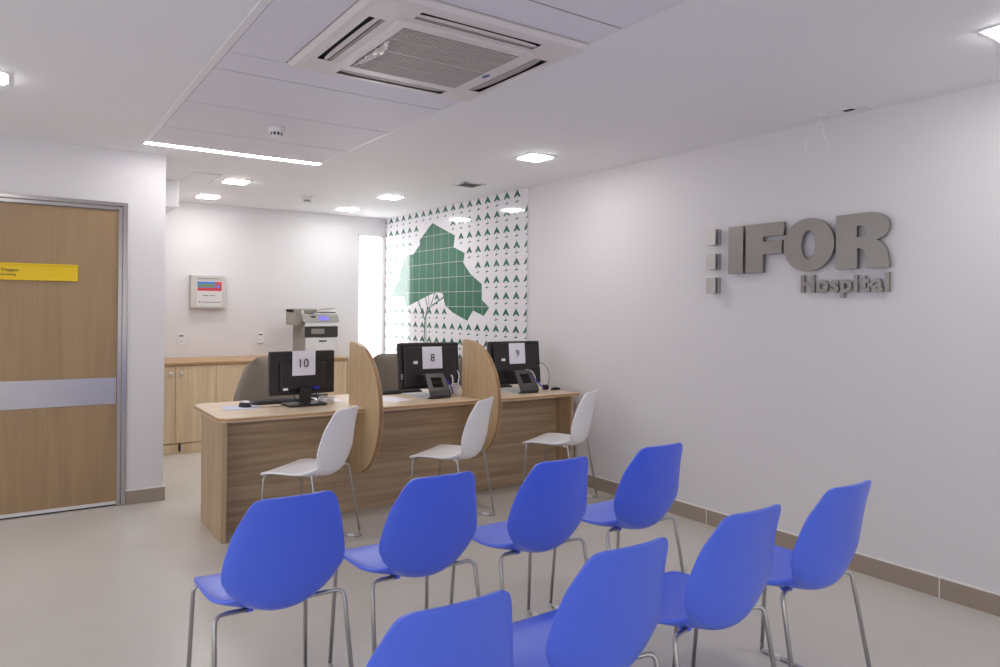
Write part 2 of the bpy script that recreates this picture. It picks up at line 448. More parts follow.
# slot ring: plate with four slots cut out, made of strips
S0, S1, SL = .352, .417, .274           # slot inner / outer distance and half length
def plate(bm, x0, x1, y0, y1, z): 
    bm.faces.new([bm.verts.new(p) for p in ((x0, y0, z), (x1, y0, z), (x1, y1, z), (x0, y1, z))])
for k in range(4):
    b2 = B()
    plate(b2, -S1, .440, S1, .440, -.032)
    plate(b2, -S0, -SL, S0, S1, -.032); plate(b2, SL, S1, S0, S1, -.032)
    plate(b2, -.300, S0, .300, S0, -.032)
    xform(b2, Matrix.Rotation(k * PI / 2, 4, 'Z'))
    me = bpy.data.meshes.new('t'); b2.to_mesh(me); bm.from_mesh(me); b2.free(); bpy.data.meshes.remove(me)
bmesh.ops.remove_doubles(bm, verts=bm.verts, dist=.0005)
obj('casing', bm, M['ac_white'], ac)
bm = B()                                 # inner raised frame around the grille
for k in range(4):
    f = box(bm, -.316, .272, .272, .316, -.040, -.030); xform(bm, Matrix.Rotation(k * PI / 2, 4, 'Z'), f)
obj('grille_frame', bm, M['ac_white'], ac)
bm = B(); box(bm, -.272, .272, -.272, .272, -.030, -.028)
gb = obj('filter', bm, M['grille_back'], ac)
bm = B()
for k in range(30):
    p = -.268 + .536 * k / 29
    box(bm, -.272, .272, p - .0034, p + .0034, -.0385, -.0315)
for k in range(25):
    p = -.272 + .544 * k / 24
    box(bm, p - .0016, p + .0016, -.272, .272, -.0375, -.0320)
for p in (-.14, .0, .14):
    box(bm, -.272, .272, p - .0055, p + .0055, -.0392, -.0315)
obj('grille', bm, M['grille'], ac, label='slatted brown-grey intake grille')
for k in range(4):
    R = Matrix.Rotation(k * PI / 2, 4, 'Z')
    bm = B(); box(bm, -SL - .004, SL + .004, S0 - .004, S1 + .004, -.020, -.012); xform(bm, R)
    v = obj('air_outlet', bm, M['black_void'], ac, label='dark air slot')
    bm = B()
    n = 14
    near = k in (1, 2)
    for i in range(n):                   # louvre blade: slim bowed strip tilted in the slot
        x0, x1 = -SL + 2 * SL * i / n, -SL + 2 * SL * (i + 1) / n
        def w(x): return (.022 if near else .050) * (1 - .40 * (x / SL) ** 4)
        ys = S0 + (.020 if near else .005)
        q = [(x0, ys, -.031), (x1, ys, -.031), (x1, ys + w(x1), -.027), (x0, ys + w(x0), -.027)]
        bm.faces.new([bm.verts.new(p) for p in q]).material_index = 0 if near else 1
    if near: box(bm, -SL, SL, S0 + .0, S0 + .011, -.030, -.022, mi=1)
    bmesh.ops.remove_doubles(bm, verts=bm.verts, dist=.0002)
    xform(bm, R)
    obj('louvre', bm, [M['ac_white'], M['louvre_grey']], v)
bm = B()
poly = [(.030 * math.cos(2 * PI * k / 20), .011 * math.sin(2 * PI * k / 20)) for k in range(20)]
prism(bm, poly, lambda a, b, d: (.294 + b, .03 + a, d), -.0415, -.039)
obj('badge', bm, M['logo_blue'], ac, label='small blue oval badge')
bm = B(); nv = []                        # crumpled piece of film left on the grille edge
for i in range(13):
    row = []
    for j in range(5):
        t = i / 12; w = .040 * math.sin(PI * (.06 + .88 * t)) + .004
        row.append(bm.verts.new((-.268 + (j / 4) * w + random.uniform(-.003, .003), -.12 + .33 * t, -.040 - random.uniform(.001, .011))))
    nv.append(row)
for i in range(12):
    for j in range(4): bm.faces.new((nv[i][j], nv[i + 1][j], nv[i + 1][j + 1], nv[i][j + 1]))
obj('protective_film', bm, M['film'], ac, label='crumpled clear film on the grille edge')

# ------------------------------------------------------------------ other ceiling items
def detector(x, y, z, label, r=.052):
    t = thing('smoke_detector', label, 'smoke detector', (x, y, z), 0, 'ceiling smoke detectors')
    bm = B(); lathe(bm, [(r, 0), (r * 1.0, -.012), (r * .93, -.026), (r * .80, -.034)], 24); obj('base', bm, M['white_plastic'], t)
    bm = B(); lathe(bm, [(r * .68, -.034), (r * .68, -.052)], 20); obj('chamber', bm, M['black_matte'], t, label='dark sensing chamber')
    bm = B(); lathe(bm, [(r * .74, -.052), (r * .70, -.060), (r * .4, -.066)], 20)
    for k in range(10):
        a = 2 * PI * k / 10
        f = box(bm, r * .66, r * .74, -.004, .004, -.054, -.033); xform(bm, Matrix.Rotation(a, 4, 'Z'), f)
    obj('cap', bm, M['white_plastic'], t)
detector(1.352, 4.44, HC - .006, 'round smoke detector on the white ceiling panel')
detector(2.47, 7.08, HC, 'small round smoke detector on the plain ceiling near the back wall')

av = thing('ceiling_vent', 'small grey square air vent in the ceiling near the mural', 'air vent', (3.39, 5.49, HC))
bm = B()
for k in range(4):
    f = box(bm, -.11, .11, .085, .11, -.006, 0); xform(bm, Matrix.Rotation(k * PI / 2, 4, 'Z'), f)
obj('frame', bm, M['white_plastic'], av)
bm = B(); box(bm, -.085, .085, -.085, .085, -.002, -.0005); obj('opening', bm, M['gap'], av)
bm = B()
for k in range(9):
    f = box(bm, -.085, .085, -.006, .006, -.001, .001)
    xform(bm, Matrix.Translation((0, -.076 + .019 * k, -.006)) @ Matrix.Rotation(.5, 4, 'X'), f)
obj('slats', bm, M['vent_grey'], av)

ah = thing('access_hatch', 'square flush access hatch in the ceiling by the white bulkhead', 'hatch', (1.37, 6.6, HC))
bm = B()
for x0, x1, y0, y1 in ((-.115, .112, .246, .25), (.108, .112, -.25, .25), (-.115, .112, -.25, -.246)): box(bm, x0, x1, y0, y1, -.0014, 0)
obj('joint', bm, M['vent_grey'], ah)
bm = B(); box(bm, -.112, .104, -.243, .243, -.004, 0, bev=.001); obj('lid', bm, M['ceiling'], ah)

cp = thing('junction_plate', 'white ceiling plate with a black knockout by the right wall', 'junction plate', (3.785, 2.165, HC))
bm = B(); box(bm, -.05, .05, -.075, .075, -.006, 0, bev=.002); obj('plate', bm, M['white_plastic'], cp)
bm = B(); box(bm, -.03, .004, -.005, .05, -.0075, -.005); obj('knockout', bm, M['black_void'], cp)
dc = thing('hanging_cable', 'loose thin cables dangling from a ceiling hole by the right wall', 'cable', (3.765, 2.345, HC))
bm = B(); lathe(bm, [(.034, 0), (.034, -.005), (.026, -.008)], 20); obj('cover', bm, M['white_plastic'], dc)
for pts in ([(0, 0, -.008), (.0, -.012, -.09), (.0, -.04, -.17), (0, -.046, -.21), (0, -.03, -.24)],
            [(.006, .004, -.008), (.0, .0, -.08), (.0, -.03, -.15), (0, -.045, -.16)],
            [(-.006, .004, -.008), (0, .012, -.05), (0, .05, -.075), (0, .085, -.12), (0, .10, -.17), (0, .075, -.205), (0, .06, -.195)]):
    bm = B(); tube(bm, fillet(pts, .03, 4), .0022, 6); obj('strand', bm, M['cable_white'], dc)

# ------------------------------------------------------------------ tile mural on the right wall
def mural():
    TY, TZ = .1660, .157
    Y0, Y1, Z1 = 5.268, BW - .001, HC - .002
    X = RW
    bm = B()
    box(bm, X - .010, X, Y0, Y1, .0 + .10, Z1)
    def flat(pts, d, mi):
        f = bm.faces.new([bm.verts.new((X - .010 - d, y, z)) for y, z in pts]); f.material_index = mi
    def strip(y0, z0, y1, z1, w, d, mi):
        a = Vector((y0, z0)); b = Vector((y1, z1)); t = (b - a).normalized(); n = Vector((-t.y, t.x)) * w / 2
        flat([tuple(a + n), tuple(b + n), tuple(b - n), tuple(a - n)], d, mi)
    big = [(7.09, 2.352), (7.03, 2.372), (6.99, 2.352), (6.555, 2.197), (6.581, 2.076), (6.356, 2.001), (6.381, 1.902), (6.246, 1.786), (6.025, 1.672), (6.022, 1.517),
           (5.887, 1.441), (5.983, 1.357), (6.183, 1.41), (6.293, 1.303), (6.588, 1.386), (6.746, 1.458), (6.807, 1.591), (6.92, 1.602),
           (7.037, 1.587), (7.171, 1.56), (7.648, 1.445), (7.737, 1.565), (8.115, 1.552), (7.90, 1.74), (7.735, 2.0), (7.676, 2.055), (7.497, 2.05), (7.332, 2.158), (7.347, 2.204)]
    def inside(y, z):
        c = False; n = len(big)
        for i in range(n):
            (y0, z0), (y1, z1) = big[i], big[(i + 1) % n]
            if (z0 > z) != (z1 > z) and y < (y1 - y0) * (z - z0) / (z1 - z0) + y0: c = not c
        return c
    # canopy of the big tree (filled polygon, triangulated) and its trunk and branches
    vs = [bm.verts.new((X - .0108, y, z)) for y, z in big]
    for tri in mathutils.geometry.tessellate_polygon([[Vector((y, z, 0)) for y, z in big]]):
        bm.faces.new([vs[i] for i in tri]).material_index = 1
    for y0, z0, y1, z1, w in ((7.225, .86, 7.20, 1.30, .024), (7.165, .86, 7.175, 1.30, .018), (7.20, 1.30, 7.37, 1.52, .020), (7.19, 1.29, 7.14, 1.44, .024),
                              (7.14, 1.44, 7.20, 1.57, .016), (7.14, 1.42, 6.78, 1.55, .016), (7.07, 1.46, 6.97, 1.60, .016), (7.19, 1.33, 7.14, 1.41, .02), (7.11, 1.44, 7.12, 1.58, .012)):
        strip(y0, z0, y1, z1, w, .0008, 2)
    nrow, ncol = 15, 19
    for r in range(nrow):
        zc = 2.492 - TZ * r
        for c in range(-1, ncol):
            yc = 5.436 + TY * c
            if yc > Y1 + .035: continue
            if any(inside(yc + a, zc + b) for a in (-.05, 0, .05) for b in (-.07, -.03, .03)): continue
            if abs(yc - 7.195) < .05 and zc < 1.35: continue
            if r == 0 and c == -1: continue
            # chevron canopy, thin trunk, ground mark
            can = [(0, .042), (.052, -.022), (.030, -.030), (.0, -.006), (-.030, -.030), (-.052, -.022)]
            mi = 2 if (r * 7 + c * 3) % 4 == 0 else 1
            L = [(-a, b) for a, b in can]
            if c == -1 or yc + .052 > Y1:      # cut by the mural's edge
                lo = Y0 + .001 if c == -1 else None; hi = Y1 if c != -1 else None
                def cl(y): 
                    if lo is not None: y = max(y, lo)
                    if hi is not None: y = min(y, hi)
                    return y
            else: cl = lambda y: y
            left = [(0, .044), (.030, .008), (.054, -.024), (.036, -.032), (0, -.008)]
            for s in (1, -1):
                pts = [(cl(yc + s * a), zc + b) for a, b in left]
                if max(p[0] for p in pts) - min(p[0] for p in pts) > .004: flat(pts, .0008, mi)
            if cl(yc) == yc:
                strip(yc, zc - .008, yc, zc - .068, .0045, .0008, mi)
            g = [(cl(yc + .030 * math.cos(2 * PI * k / 8) ), zc - .070 + .007 * math.sin(2 * PI * k / 8) - .005 * math.cos(2 * PI * k / 8)) for k in range(8)]
            if max(p[0] for p in g) - min(p[0] for p in g) > .01: flat(g, .0008, mi)
    # grout joints
    k = 0
    y = 5.436 + TY / 2 - TY
    while y < Y1:
        strip(y, .12, y, Z1, .0035, .0011, 3); y += TY
    for r in range(nrow + 1):
        z = 2.492 + .055 - TZ * r
        if .1 < z < Z1: strip(Y0, z, Y1, z, .0035, .0012, 3)
    me_o = obj('tile_mural', bm, [M['tile'], M['tile_green'], M['tile_green_dark'], M['grout_white']])
    return tag(me_o, 'glossy white tile mural with one big green tree among rows of tiny trees', 'mural')
mural()

# ------------------------------------------------------------------ steel wall sign
sg = thing('wall_sign', 'brushed steel raised lettering reading IFOR Hospital on the right wall', 'sign', (RW, 3.035, 1.67)); sg.scale = (1, .982, 1)
# local frame of the lettering: a runs toward the camera (-y), b runs up, faces -x
WALLM = Matrix(((0, 0, -1, 0), (-1, 0, 0, 0), (0, 1, 0, 0), (0, 0, 0, 1)))
def arc(cx, cy, rx, ry, a0, a1, n):
    return [(cx + rx * math.cos(math.radians(a0 + (a1 - a0) * k / n)), cy + ry * math.sin(math.radians(a0 + (a1 - a0) * k / n))) for k in range(n + 1)]
def letter(loops, off=.030, dep=.011):
    me = curve_mesh('letter', loops, dep, .0012)
    mesh_obj('letter', me, M['sign_steel'], sg, Matrix.Translation((-off + .0, 0, 0)) @ WALLM)
h = .300
letter([[(0, 0), (.112, 0), (.112, h), (0, h)]])
letter([[(.136, 0), (.262, 0), (.262, .112), (.395, .112), (.395, .190), (.262, .190), (.262, .222), (.408, .222), (.408, h), (.136, h)]])
letter([arc(.573, .150, .163, .154, 0, 360, 48)[:-1], arc(.573, .150, .046, .084, 0, 360, 32)[:-1]])
Rl = [(.748, 0), (.872, 0), (.872, .113)] + [(.885, .113), (.915, .095), (.930, 0), (1.050, 0), (1.050, .03), (1.035, .095), (1.010, .135), (.975, .152)] \
     + arc(.945, .222, .105, .078, -45, 90, 10) + [(.748, h)]
letter([Rl, [(.868, .172)] + arc(.890, .2035, .035, .0315, -90, 90, 8) + [(.868, .235)]])
# the word below, letter by letter
glyphs = [text_mesh('letter', ch, .136, .007, .0048, .0005) for ch in 'Hospital']
spans = [(min(v.co.x for v in g.vertices), max(v.co.x for v in g.vertices)) for g in glyphs]
xcur = .519
gap = (1.046 - xcur - sum(q - p for p, q in spans)) / 7
for g, (p, q) in zip(glyphs, spans):
    mesh_obj('letter', g, M['sign_steel'], sg, Matrix.Translation((-.022, -(xcur - p), -.124)) @ WALLM)
    xcur += (q - p) + gap
for z in (.193, .033, -.125):
    bm = B(); box(bm, -.062, -.048, .092, .166, z, z + .105, bev=.001); box(bm, -.048, -.034, .098, .162, z + .006, z + .099, mi=1)
    box(bm, -.034, -.0, .092, .166, z, z + .105, bev=.001)
    o = obj('square_tile', bm, [M['sign_lit'], M['sign_dark']], sg)

# ------------------------------------------------------------------ reception desk
DT = .755
dk = thing('reception_desk', 'long oak reception desk with two round-edged privacy dividers', 'desk', (0, 0, 0))
FYD, BYD = 4.505, 5.30
DX_L, DX_R = 1.05, 3.862
def round_poly(x0, x1, y0, y1, r, corners):
    P = []
    for (cx, cy, a0, on) in ((x1 - r, y1 - r, 0, corners[0]), (x0 + r, y1 - r, 90, corners[1]), (x0 + r, y0 + r, 180, corners[2]), (x1 - r, y0 + r, 270, corners[3])):
        if on: P += arc(cx, cy, r, r, a0, a0 + 90, 8)
        else: P.append((cx + r * (1 if a0 in (0, 270) else -1), cy + r * (1 if a0 in (0, 90) else -1)))
    return P
bm = B()
prism(bm, round_poly(DX_L, DX_R - .006, FYD, BYD, .075, (0, 1, 1, 0)), lambda a, b, d: (a, b, d), DT - .027, DT, 0, 1)
eds = [e for e in bm.edges if len(e.link_faces) == 2 and abs(e.verts[0].co.z - e.verts[1].co.z) < 1e-6]
bmesh.ops.bevel(bm, geom=eds, offset=.005, segments=2, affect='EDGES')
obj('worktop', bm, [M['desk_top'], M['edge']], dk)
bm = B(); box(bm, 1.068, 1.098, 4.525, 5.08, 0, DT - .027, bev=.001); obj('end_panel', bm, M['desk_v'], dk)
bm = B(); box(bm, DX_R - .040, DX_R - .004, 4.57, 5.15, 0, DT - .027, bev=.001); obj('end_panel', bm, M['desk_v'], dk)
DVX = (1.982, 2.908)
XS = [1.098, DVX[0] + .012, DVX[1] + .012, DX_R - .040]
for i in range(3):
    bm = B(); box(bm, XS[i], XS[i + 1], 4.755, 4.78, .004, DT - .085, bev=.0008); obj('modesty_panel', bm, M['desk_h'], dk)
    bm = B(); box(bm, XS[i], XS[i + 1], 4.763, 4.785, DT - .085, DT - .027); obj('upper_rail', bm, M['desk_h'], dk)
for x in DVX:
    bm = B(); box(bm, x + .002, x + .028, 4.786, 5.10, 0, DT - .027, bev=.001); obj('support_panel', bm, M['desk_v'], dk)
    # D-shaped divider standing across the front edge
    bm = B()
    ya, yb = (4.785, 4.285)
    zc, rz = .738, .455
    Q = [(ya, zc + rz * .99), (ya, zc - rz * .99)]
    for k in range(29):
        t = math.radians(270 - 180 * k / 28)
        Q.append((ya - .03 + (ya - .03 - yb) * math.copysign(abs(math.cos(t)) ** .92, math.cos(t)), zc + rz * math.sin(t)))
    prism(bm, Q, lambda a, b, d: (d, a, b), x - .002, x + .030, 0, 1)
    eds = [e for e in bm.edges if len(e.link_faces) == 2 and abs(e.verts[0].co.x - e.verts[1].co.x) < 1e-6]
    bmesh.ops.bevel(bm, geom=eds, offset=.004, segments=2, affect='EDGES')
    obj('divider', bm, [M['div'], M['div_edge']], dk, label='D-shaped oak divider panel')

# ------------------------------------------------------------------ low cabinets and counter along the back wall
CYF = 7.515
def cabinet(x0, x1, label):
    t = thing('low_cabinet', label, 'cabinet', ((x0 + x1) / 2, CYF, 0), 0, 'oak cabinets along the back wall')
    w = (x1 - x0) / 2 - .001
    bm = B(); box(bm, -w, w, .019, BW - CYF - .002, .098, .852); obj('body', bm, M['cab_wood'], t)
    bm = B(); box(bm, -w, w, .006, BW - CYF - .01, 0, .092); obj('plinth', bm, M['cab_wood'], t)
    for s in (-1, 1):
        a, b = (-w + .001, -.002) if s < 0 else (.002, w - .001)
        bm = B(); box(bm, a, b, 0, .018, .100, .848, bev=.0012); d = obj('door', bm, M['cab_wood'], t)
        bm = B(); prof = [(.008, 0), (.008, .012), (.017, .018), (.019, .025), (.013, .031)]
        lathe(bm, prof, 16); xform(bm, Matrix.Translation((s * .047, 0, .775)) @ Matrix.Rotation(PI / 2, 4, 'X'))
        obj('knob', bm, M['knob'], d)
    return t
cabinet(.967, 1.713, 'oak two-door low cabinet under the alarm panel with two steel knobs')
cabinet(1.713, 2.40, 'oak low cabinet behind the grey chair of the desk screen numbered 10')
cabinet(2.40, 3.085, 'oak low cabinet beneath the printer')
bm = B(); box(bm, .965, 3.095, CYF - .018, BW - .001, .853, .880, bev=.004)
tag(obj('countertop', bm, [M['edge']]), 'pale oak countertop running along the back wall cabinets', 'countertop')
bm = B(); box(bm, 1.372, 1.392, CYF - .004, CYF + .006, .02, .096, bev=.003)
tag(obj('hinge_cover', bm, M['black_matte']), 'small black fitting at the foot of the cabinet door', 'fitting')
dr = thing('drawer_unit', 'narrow oak drawer unit at the end of the counter behind the first divider', 'drawers', (3.27, 7.56, 0))
bm = B(); box(bm, -.165, .165, .02, .60, .0, .83, bev=.002); obj('body', bm, M['cab_wood'], dr)
for k in range(5):
    bm = B(); box(bm, -.160, .160, 0, .019, .05 + .155 * k, .195 + .155 * k, bev=.003); obj('drawer', bm, M['cab_wood'], dr)
bm = B(); 
for k in range(5): 
    f = box(bm, -.105, .105, -.148, .148, .004 * k, .004 * k + .0038); xform(bm, Matrix.Rotation(.05 * math.sin(k * 2), 4, 'Z'), f)
f = box(bm, -.1, .1, -.14, .14, .020, .024); xform(bm, Matrix.Translation((0, 0, .02)) @ Matrix.Rotation(.16, 4, 'Y'), f)
tag(obj('paper_stack', bm, M['paper'], loc=(3.26, 7.75, .831)), 'loose stack of white paper on the oak drawer unit', 'paper')

# ------------------------------------------------------------------ printer on the counter
pr = thing('printer', 'grey and white office printer with document feeder on the counter', 'printer', (2.83, 7.62, .880)); pr.scale = (.88, .9, 1.11)
bm = B(); box(bm, -.205, .215, .03, .46, .0, .345, bev=.006); obj('body', bm, M['prn_grey'], pr)
bm = B(); box(bm, -.195, .215, .0, .03, .0, .195, bev=.006); d = obj('paper_drawer', bm, M['prn_white'], pr)
bm = B(); box(bm, -.03, .07, -.004, .002, .155, .167); obj('handle_slot', bm, M['black_matte'], d)
bm = B(); box(bm, -.205, .215, .0, .03, .202, .305, bev=.004); o = obj('output_bay', bm, M['prn_dark'], pr)
bm = B(); box(bm, -.13, .04, -.006, .004, .232, .282, bev=.003); obj('bypass_tray', bm, M['prn_grey'], o)
bm = B(); box(bm, -.205, .215, -.012, .03, .305, .350, bev=.008); obj('front_bezel', bm, M['prn_white'], pr)
bm = B()
prism(bm, [(-.02, .350), (.03, .418), (.10, .425), (.10, .350)], lambda a, b, d: (d, a, b), -.235, .225)
cpn = obj('control_panel', bm, M['prn_grey'], pr)
bm = B()
nrm = Vector((0, -.068, .05)).normalized()
def onpanel(x, t): return Vector((x, -.02 + .05 * t, .350 + .068 * t)) + nrm * .0015
bm.faces.new([bm.verts.new(onpanel(x, t)) for x, t in ((-.03, .2), (.105, .2), (.085, .85), (-.04, .85))]); obj('touch_screen', bm, M['prn_screen'], cpn, label='pale violet screen')
bm = B(); bm.faces.new([bm.verts.new(onpanel(x, t)) for x, t in ((-.13, .6), (-.07, .6), (-.07, .85), (-.13, .85))]); obj('maker_plate', bm, M['black_matte'], cpn)
bm = B(); box(bm, -.315, -.20, .06, .40, .315, .475, bev=.008); box(bm, -.315, -.02, .10, .40, .432, .478, bev=.012); o = obj('feeder', bm, M['prn_grey'], pr)
bm = B(); box(bm, -.235, -.205, .056, .062, .425, .462); obj('feeder_window', bm, M['label_white'], o)
bm = B(); f = box(bm, -.17, .16, .10, .40, 0, .006, bev=.002); xform(bm, Matrix.Translation((.06, 0, .465)) @ Matrix.Rotation(-.10, 4, 'Y')); obj('input_tray', bm, M['prn_grey'], pr)
bm = B(); box(bm, -.06, .225, .10, .42, .425, .437, bev=.004); obj('scanner_lid', bm, M['prn_white'], pr)
bm = B(); box(bm, .09, .225, .105, .415, .437, .447, bev=.003); obj('exit_guide', bm, M['prn_dark'], pr)

# ------------------------------------------------------------------ alarm panel and wall outlets on the back wall
al = thing('alarm_panel', 'grey fire alarm control panel with red and blue display on the back wall', 'alarm panel', (1.775, BW, 1.582))
bm = B(); box(bm, -.178, .178, -.075, 0, -.178, .178, bev=.006); obj('housing', bm, M['alarm_grey'], al)
bm = B(); box(bm, -.118, .142, -.078, -.074, -.158, .115); fp = obj('front_plate', bm, M['alarm_white'], al)
def sub(name, x0, x1, z0, z1, m, d=.001, par=None, lab=None):
    bm = B(); box(bm, x0, x1, -.078 - d, -.0775, z0, z1); return obj(name, bm, m, par or fp, label=lab)
sub('red_field', -.112, .136, .010, .108, M['alarm_red'], .001)
sub('blue_field', -.112, .070, .042, .108, M['alarm_blue'], .0016)
sub('lcd', -.098, .058, .050, .080, M['alarm_lcd'], .0024, lab='greenish display')
sub('keypad', .092, .106, .035, .082, M['alarm_blue'], .002); sub('keypad', .076, .124, .050, .064, M['alarm_blue'], .0022)
sub('print_mark', -.055, .0, -.046, -.036, M['grey_mark']); sub('print_mark', .012, .064, -.046, -.036, M['grey_mark'])
sub('print_mark', -.098, -.082, -.116, -.104, M['ink']); sub('print_mark', -.072, .128, -.115, -.108, M['grey_mark'])
sub('top_slot', -.12, .12, .138, .144, M['grey_mark'], -.003 + .0035, al)
def outlet(x, z, lab):
    t = thing('wall_outlet', lab, 'outlet', (x, BW, z), 0, 'white wall outlets above the counter')
    bm = B(); box(bm, -.037, .037, -.010, 0, -.062, .062, bev=.003); obj('plate', bm, M['white_plastic'], t)
    bm = B(); box(bm, -.019, -.002, -.0115, -.0095, .024, .040); box(bm, .002, .019, -.0115, -.0095, .024, .040); obj('socket', bm, M['black_matte'], t)
    bm = B(); box(bm, -.014, .014, -.0112, -.0095, -.028, -.022); obj('latch', bm, M['vent_grey'], t)
outlet(1.520, 1.078, 'white wall outlet below and left of the alarm panel')
outlet(2.352, 1.082, 'white wall outlet beside the printer')

# ------------------------------------------------------------------ office chairs behind the desk
def office_chair():
    t = thing('office_chair', '', 'chair', (0, 0, 0), 0, 'taupe office chairs behind the desk')
    # backrest: curved padded slab, wider at the bottom with rounded shoulders
    bm = B(); n, mth = 14, 12
    def hw(s): return min(.285, .375 - .20 * s) * (1 - max(0, s - .7) ** 2 * .5)
    rows = []
    for side in (0, 1):
        g = []
        for i in range(n + 1):
            s = i / n; z = .50 + .53 * s; w = hw(s)
            if s > .86: w *= math.sqrt(max(.02, 1 - ((s - .86) / .14) ** 2 * .55))
            if s < .12: w *= math.sqrt(max(.02, 1 - ((.12 - s) / .12) ** 2 * .4))
            row = []
            for j in range(mth + 1):
                v = -1 + 2 * j / mth
                th = .030 * (1 - abs(v) ** 6) * (1 - abs(2 * s - 1) ** 8) + .004
                y = -.24 - .06 * s + .055 * v * v + (th if side else -th)
                row.append(bm.verts.new((v * w, y, z)))
            g.append(row)
        rows.append(g)
    for g in rows:
        for i in range(n):
            for j in range(mth): bm.faces.new((g[i][j], g[i + 1][j], g[i + 1][j + 1], g[i][j + 1])).smooth = True
    a, b = rows
    for i in range(n):
        for j in (0, mth): bm.faces.new((a[i][j], a[i + 1][j], b[i + 1][j], b[i][j])).smooth = True
    for j in range(mth):
        for i in (0, n): bm.faces.new((a[i][j], a[i][j + 1], b[i][j + 1], b[i][j])).smooth = True
    obj('backrest', bm, M['office_fabric'], t)
    bm = B(); box(bm, -.24, .24, -.22, .24, .44, .51, bev=.032, seg=4); obj('seat', bm, M['office_fabric'], t, smooth=True)
    bm = B(); tube(bm, fillet([(0, -.05, .43), (0, -.30, .43), (0, -.315, .66)], .06), .018, 10); obj('back_stem', bm, M['black'], t)
    bm = B(); lathe(bm, [(.03, .10), (.03, .28), (.018, .28), (.018, .44)], 16); obj('column', bm, M['black'], t)
    for k in range(5):
        a = 2 * PI * k / 5 + .3
        bm = B(); f = box(bm, 0, .28, -.02, .02, .075, .105, bev=.006); xform(bm, Matrix.Rotation(a, 4, 'Z'))
        l = obj('base_arm', bm, M['black'], t)
        bm = B(); lathe(bm, [(.026, -.018), (.027, 0), (.026, .018)], 14); xform(bm, Matrix.Rotation(a, 4, 'Z') @ Matrix.Translation((.27, 0, .028)) @ Matrix.Rotation(PI / 2, 4, 'X'))
        f = box(bm, -.008, .008, -.008, .008, .05, .078); xform(bm, Matrix.Translation((.27 * math.cos(a), .27 * math.sin(a), 0)), f)
        obj('caster', bm, M['black_matte'], l)
    for s in (-1, 1):
        bm = B(); tube(bm, fillet([(s * .20, .0, .44), (s * .29, 0, .46), (s * .29, 0, .66)], .04), .014, 8); ar = obj('armrest', bm, M['black'], t)
        bm = B(); box(bm, s * .29 - .035, s * .29 + .035, -.13, .13, .66, .69, bev=.012, seg=3); obj('arm_pad', bm, M['black'], ar)
    return t
OCH = [((1.69, 5.46, 0), PI - .10, 'taupe office chair behind the desk screen numbered 10'),
       ((2.74, 5.47, 0), PI + .02, 'taupe office chair behind the desk screen numbered 8'),
       ((3.465, 5.22, 0), PI - .03, 'taupe office chair behind the desk screen numbered 9')]
oc = office_chair()
oc.location, oc.rotation_euler, oc['label'] = OCH[0][0], (0, 0, OCH[0][1]), OCH[0][2]
for l, r, s in OCH[1:]: dup(oc, l, r, s)

# ------------------------------------------------------------------ screens on the desk
def number_sheet(num, mat_world, label, w=.165, hh=.17):
    t = thing('number_sheet', label, 'paper', (0, 0, 0), 0, 'numbered sheets taped to the screens')
    t.matrix_world = mat_world
    bm = B(); n = 6
    g = [[bm.verts.new((-w / 2 + w * i / n, -.001 - .003 * (1 - math.cos(2 * PI * i / n)) * (1 - j / n) * .8, -hh * (1 - j / n))) for i in range(n + 1)] for j in range(n + 1)]
    for j in range(n):
        for i in range(n): bm.faces.new((g[j][i], g[j][i + 1], g[j + 1][i + 1], g[j + 1][i]))
    r = bmesh.ops.extrude_face_region(bm, geom=list(bm.faces))
    bmesh.ops.translate(bm, vec=(0, .0006, 0), verts=[e for e in r['geom'] if isinstance(e, bmesh.types.BMVert)])
    obj('sheet', bm, M['paper'], t)
    me = text_mesh('printed_number', num, .083, .0003)
    xs = [v.co.x for v in me.vertices]; ys = [v.co.y for v in me.vertices]
    mesh_obj('printed_number', me, M['ink'], t, Matrix.Translation((-(min(xs) + max(xs)) / 2, -.0075, -hh * .5 - (min(ys) + max(ys)) / 2)) @ RX)

def place(x, y, z, rotz): return Matrix.Translation((x, y, z)) @ Matrix.Rotation(rotz, 4, 'Z')

# flat monitor on a neck stand, number 10; its back faces the hall (-y)
m10 = place(1.69, 4.91, DT, .05)
mo = thing('monitor', 'flat black monitor on a neck stand, taped with number 10', 'monitor'); mo.matrix_world = m10
bm = B(); box(bm, -.236, .230, -.018, .018, .072, .370, bev=.007); f = box(bm, -.17, .17, -.036, -.016, .10, .30, bev=.012)
obj('casing', bm, M['black'], mo)
bm = B(); box(bm, -.222, .222, .0175, .0188, .094, .362); obj('screen', bm, M['black_matte'], mo)
bm = B(); prism(bm, [(-.050, .125), (-.066, .125), (-.066, .018), (-.036, .018), (-.036, .10)], lambda a, b, d: (d, a, b), -.036, .036); obj('neck', bm, M['black'], mo)
bm = B(); prism(bm, round_poly(-.135, .135, -.135, .06, .03, (1, 1, 1, 1)), lambda a, b, d: (a, b, d), 0, .014); obj('base', bm, M['black'], mo)
bm = B(); box(bm, -.15, -.115, -.0375, -.0345, .105, .122); obj('sticker', bm, M['label_white'], mo)
bm = B(); box(bm, .065, .105, -.052, -.034, .105, .128, bev=.003); obj('plug', bm, M['vga_blue'], mo, label='blue video plug')
bm = B()
tube(bm, fillet([(.085, -.046, .106), (.085, -.05, .06), (.10, -.045, .012), (.16, -.03, .006)], .03), .003, 6)
tube(bm, fillet([(-.07, -.03, .10), (-.07, -.035, .05), (-.03, -.02, .02), (.01, .03, .012)], .03), .003, 6)
obj('lead', bm, M['cable_black'], mo)
number_sheet('10', m10 @ Matrix.Translation((-.005, -.0385, .374)) , 'white sheet printed 10 taped to the flat monitor')

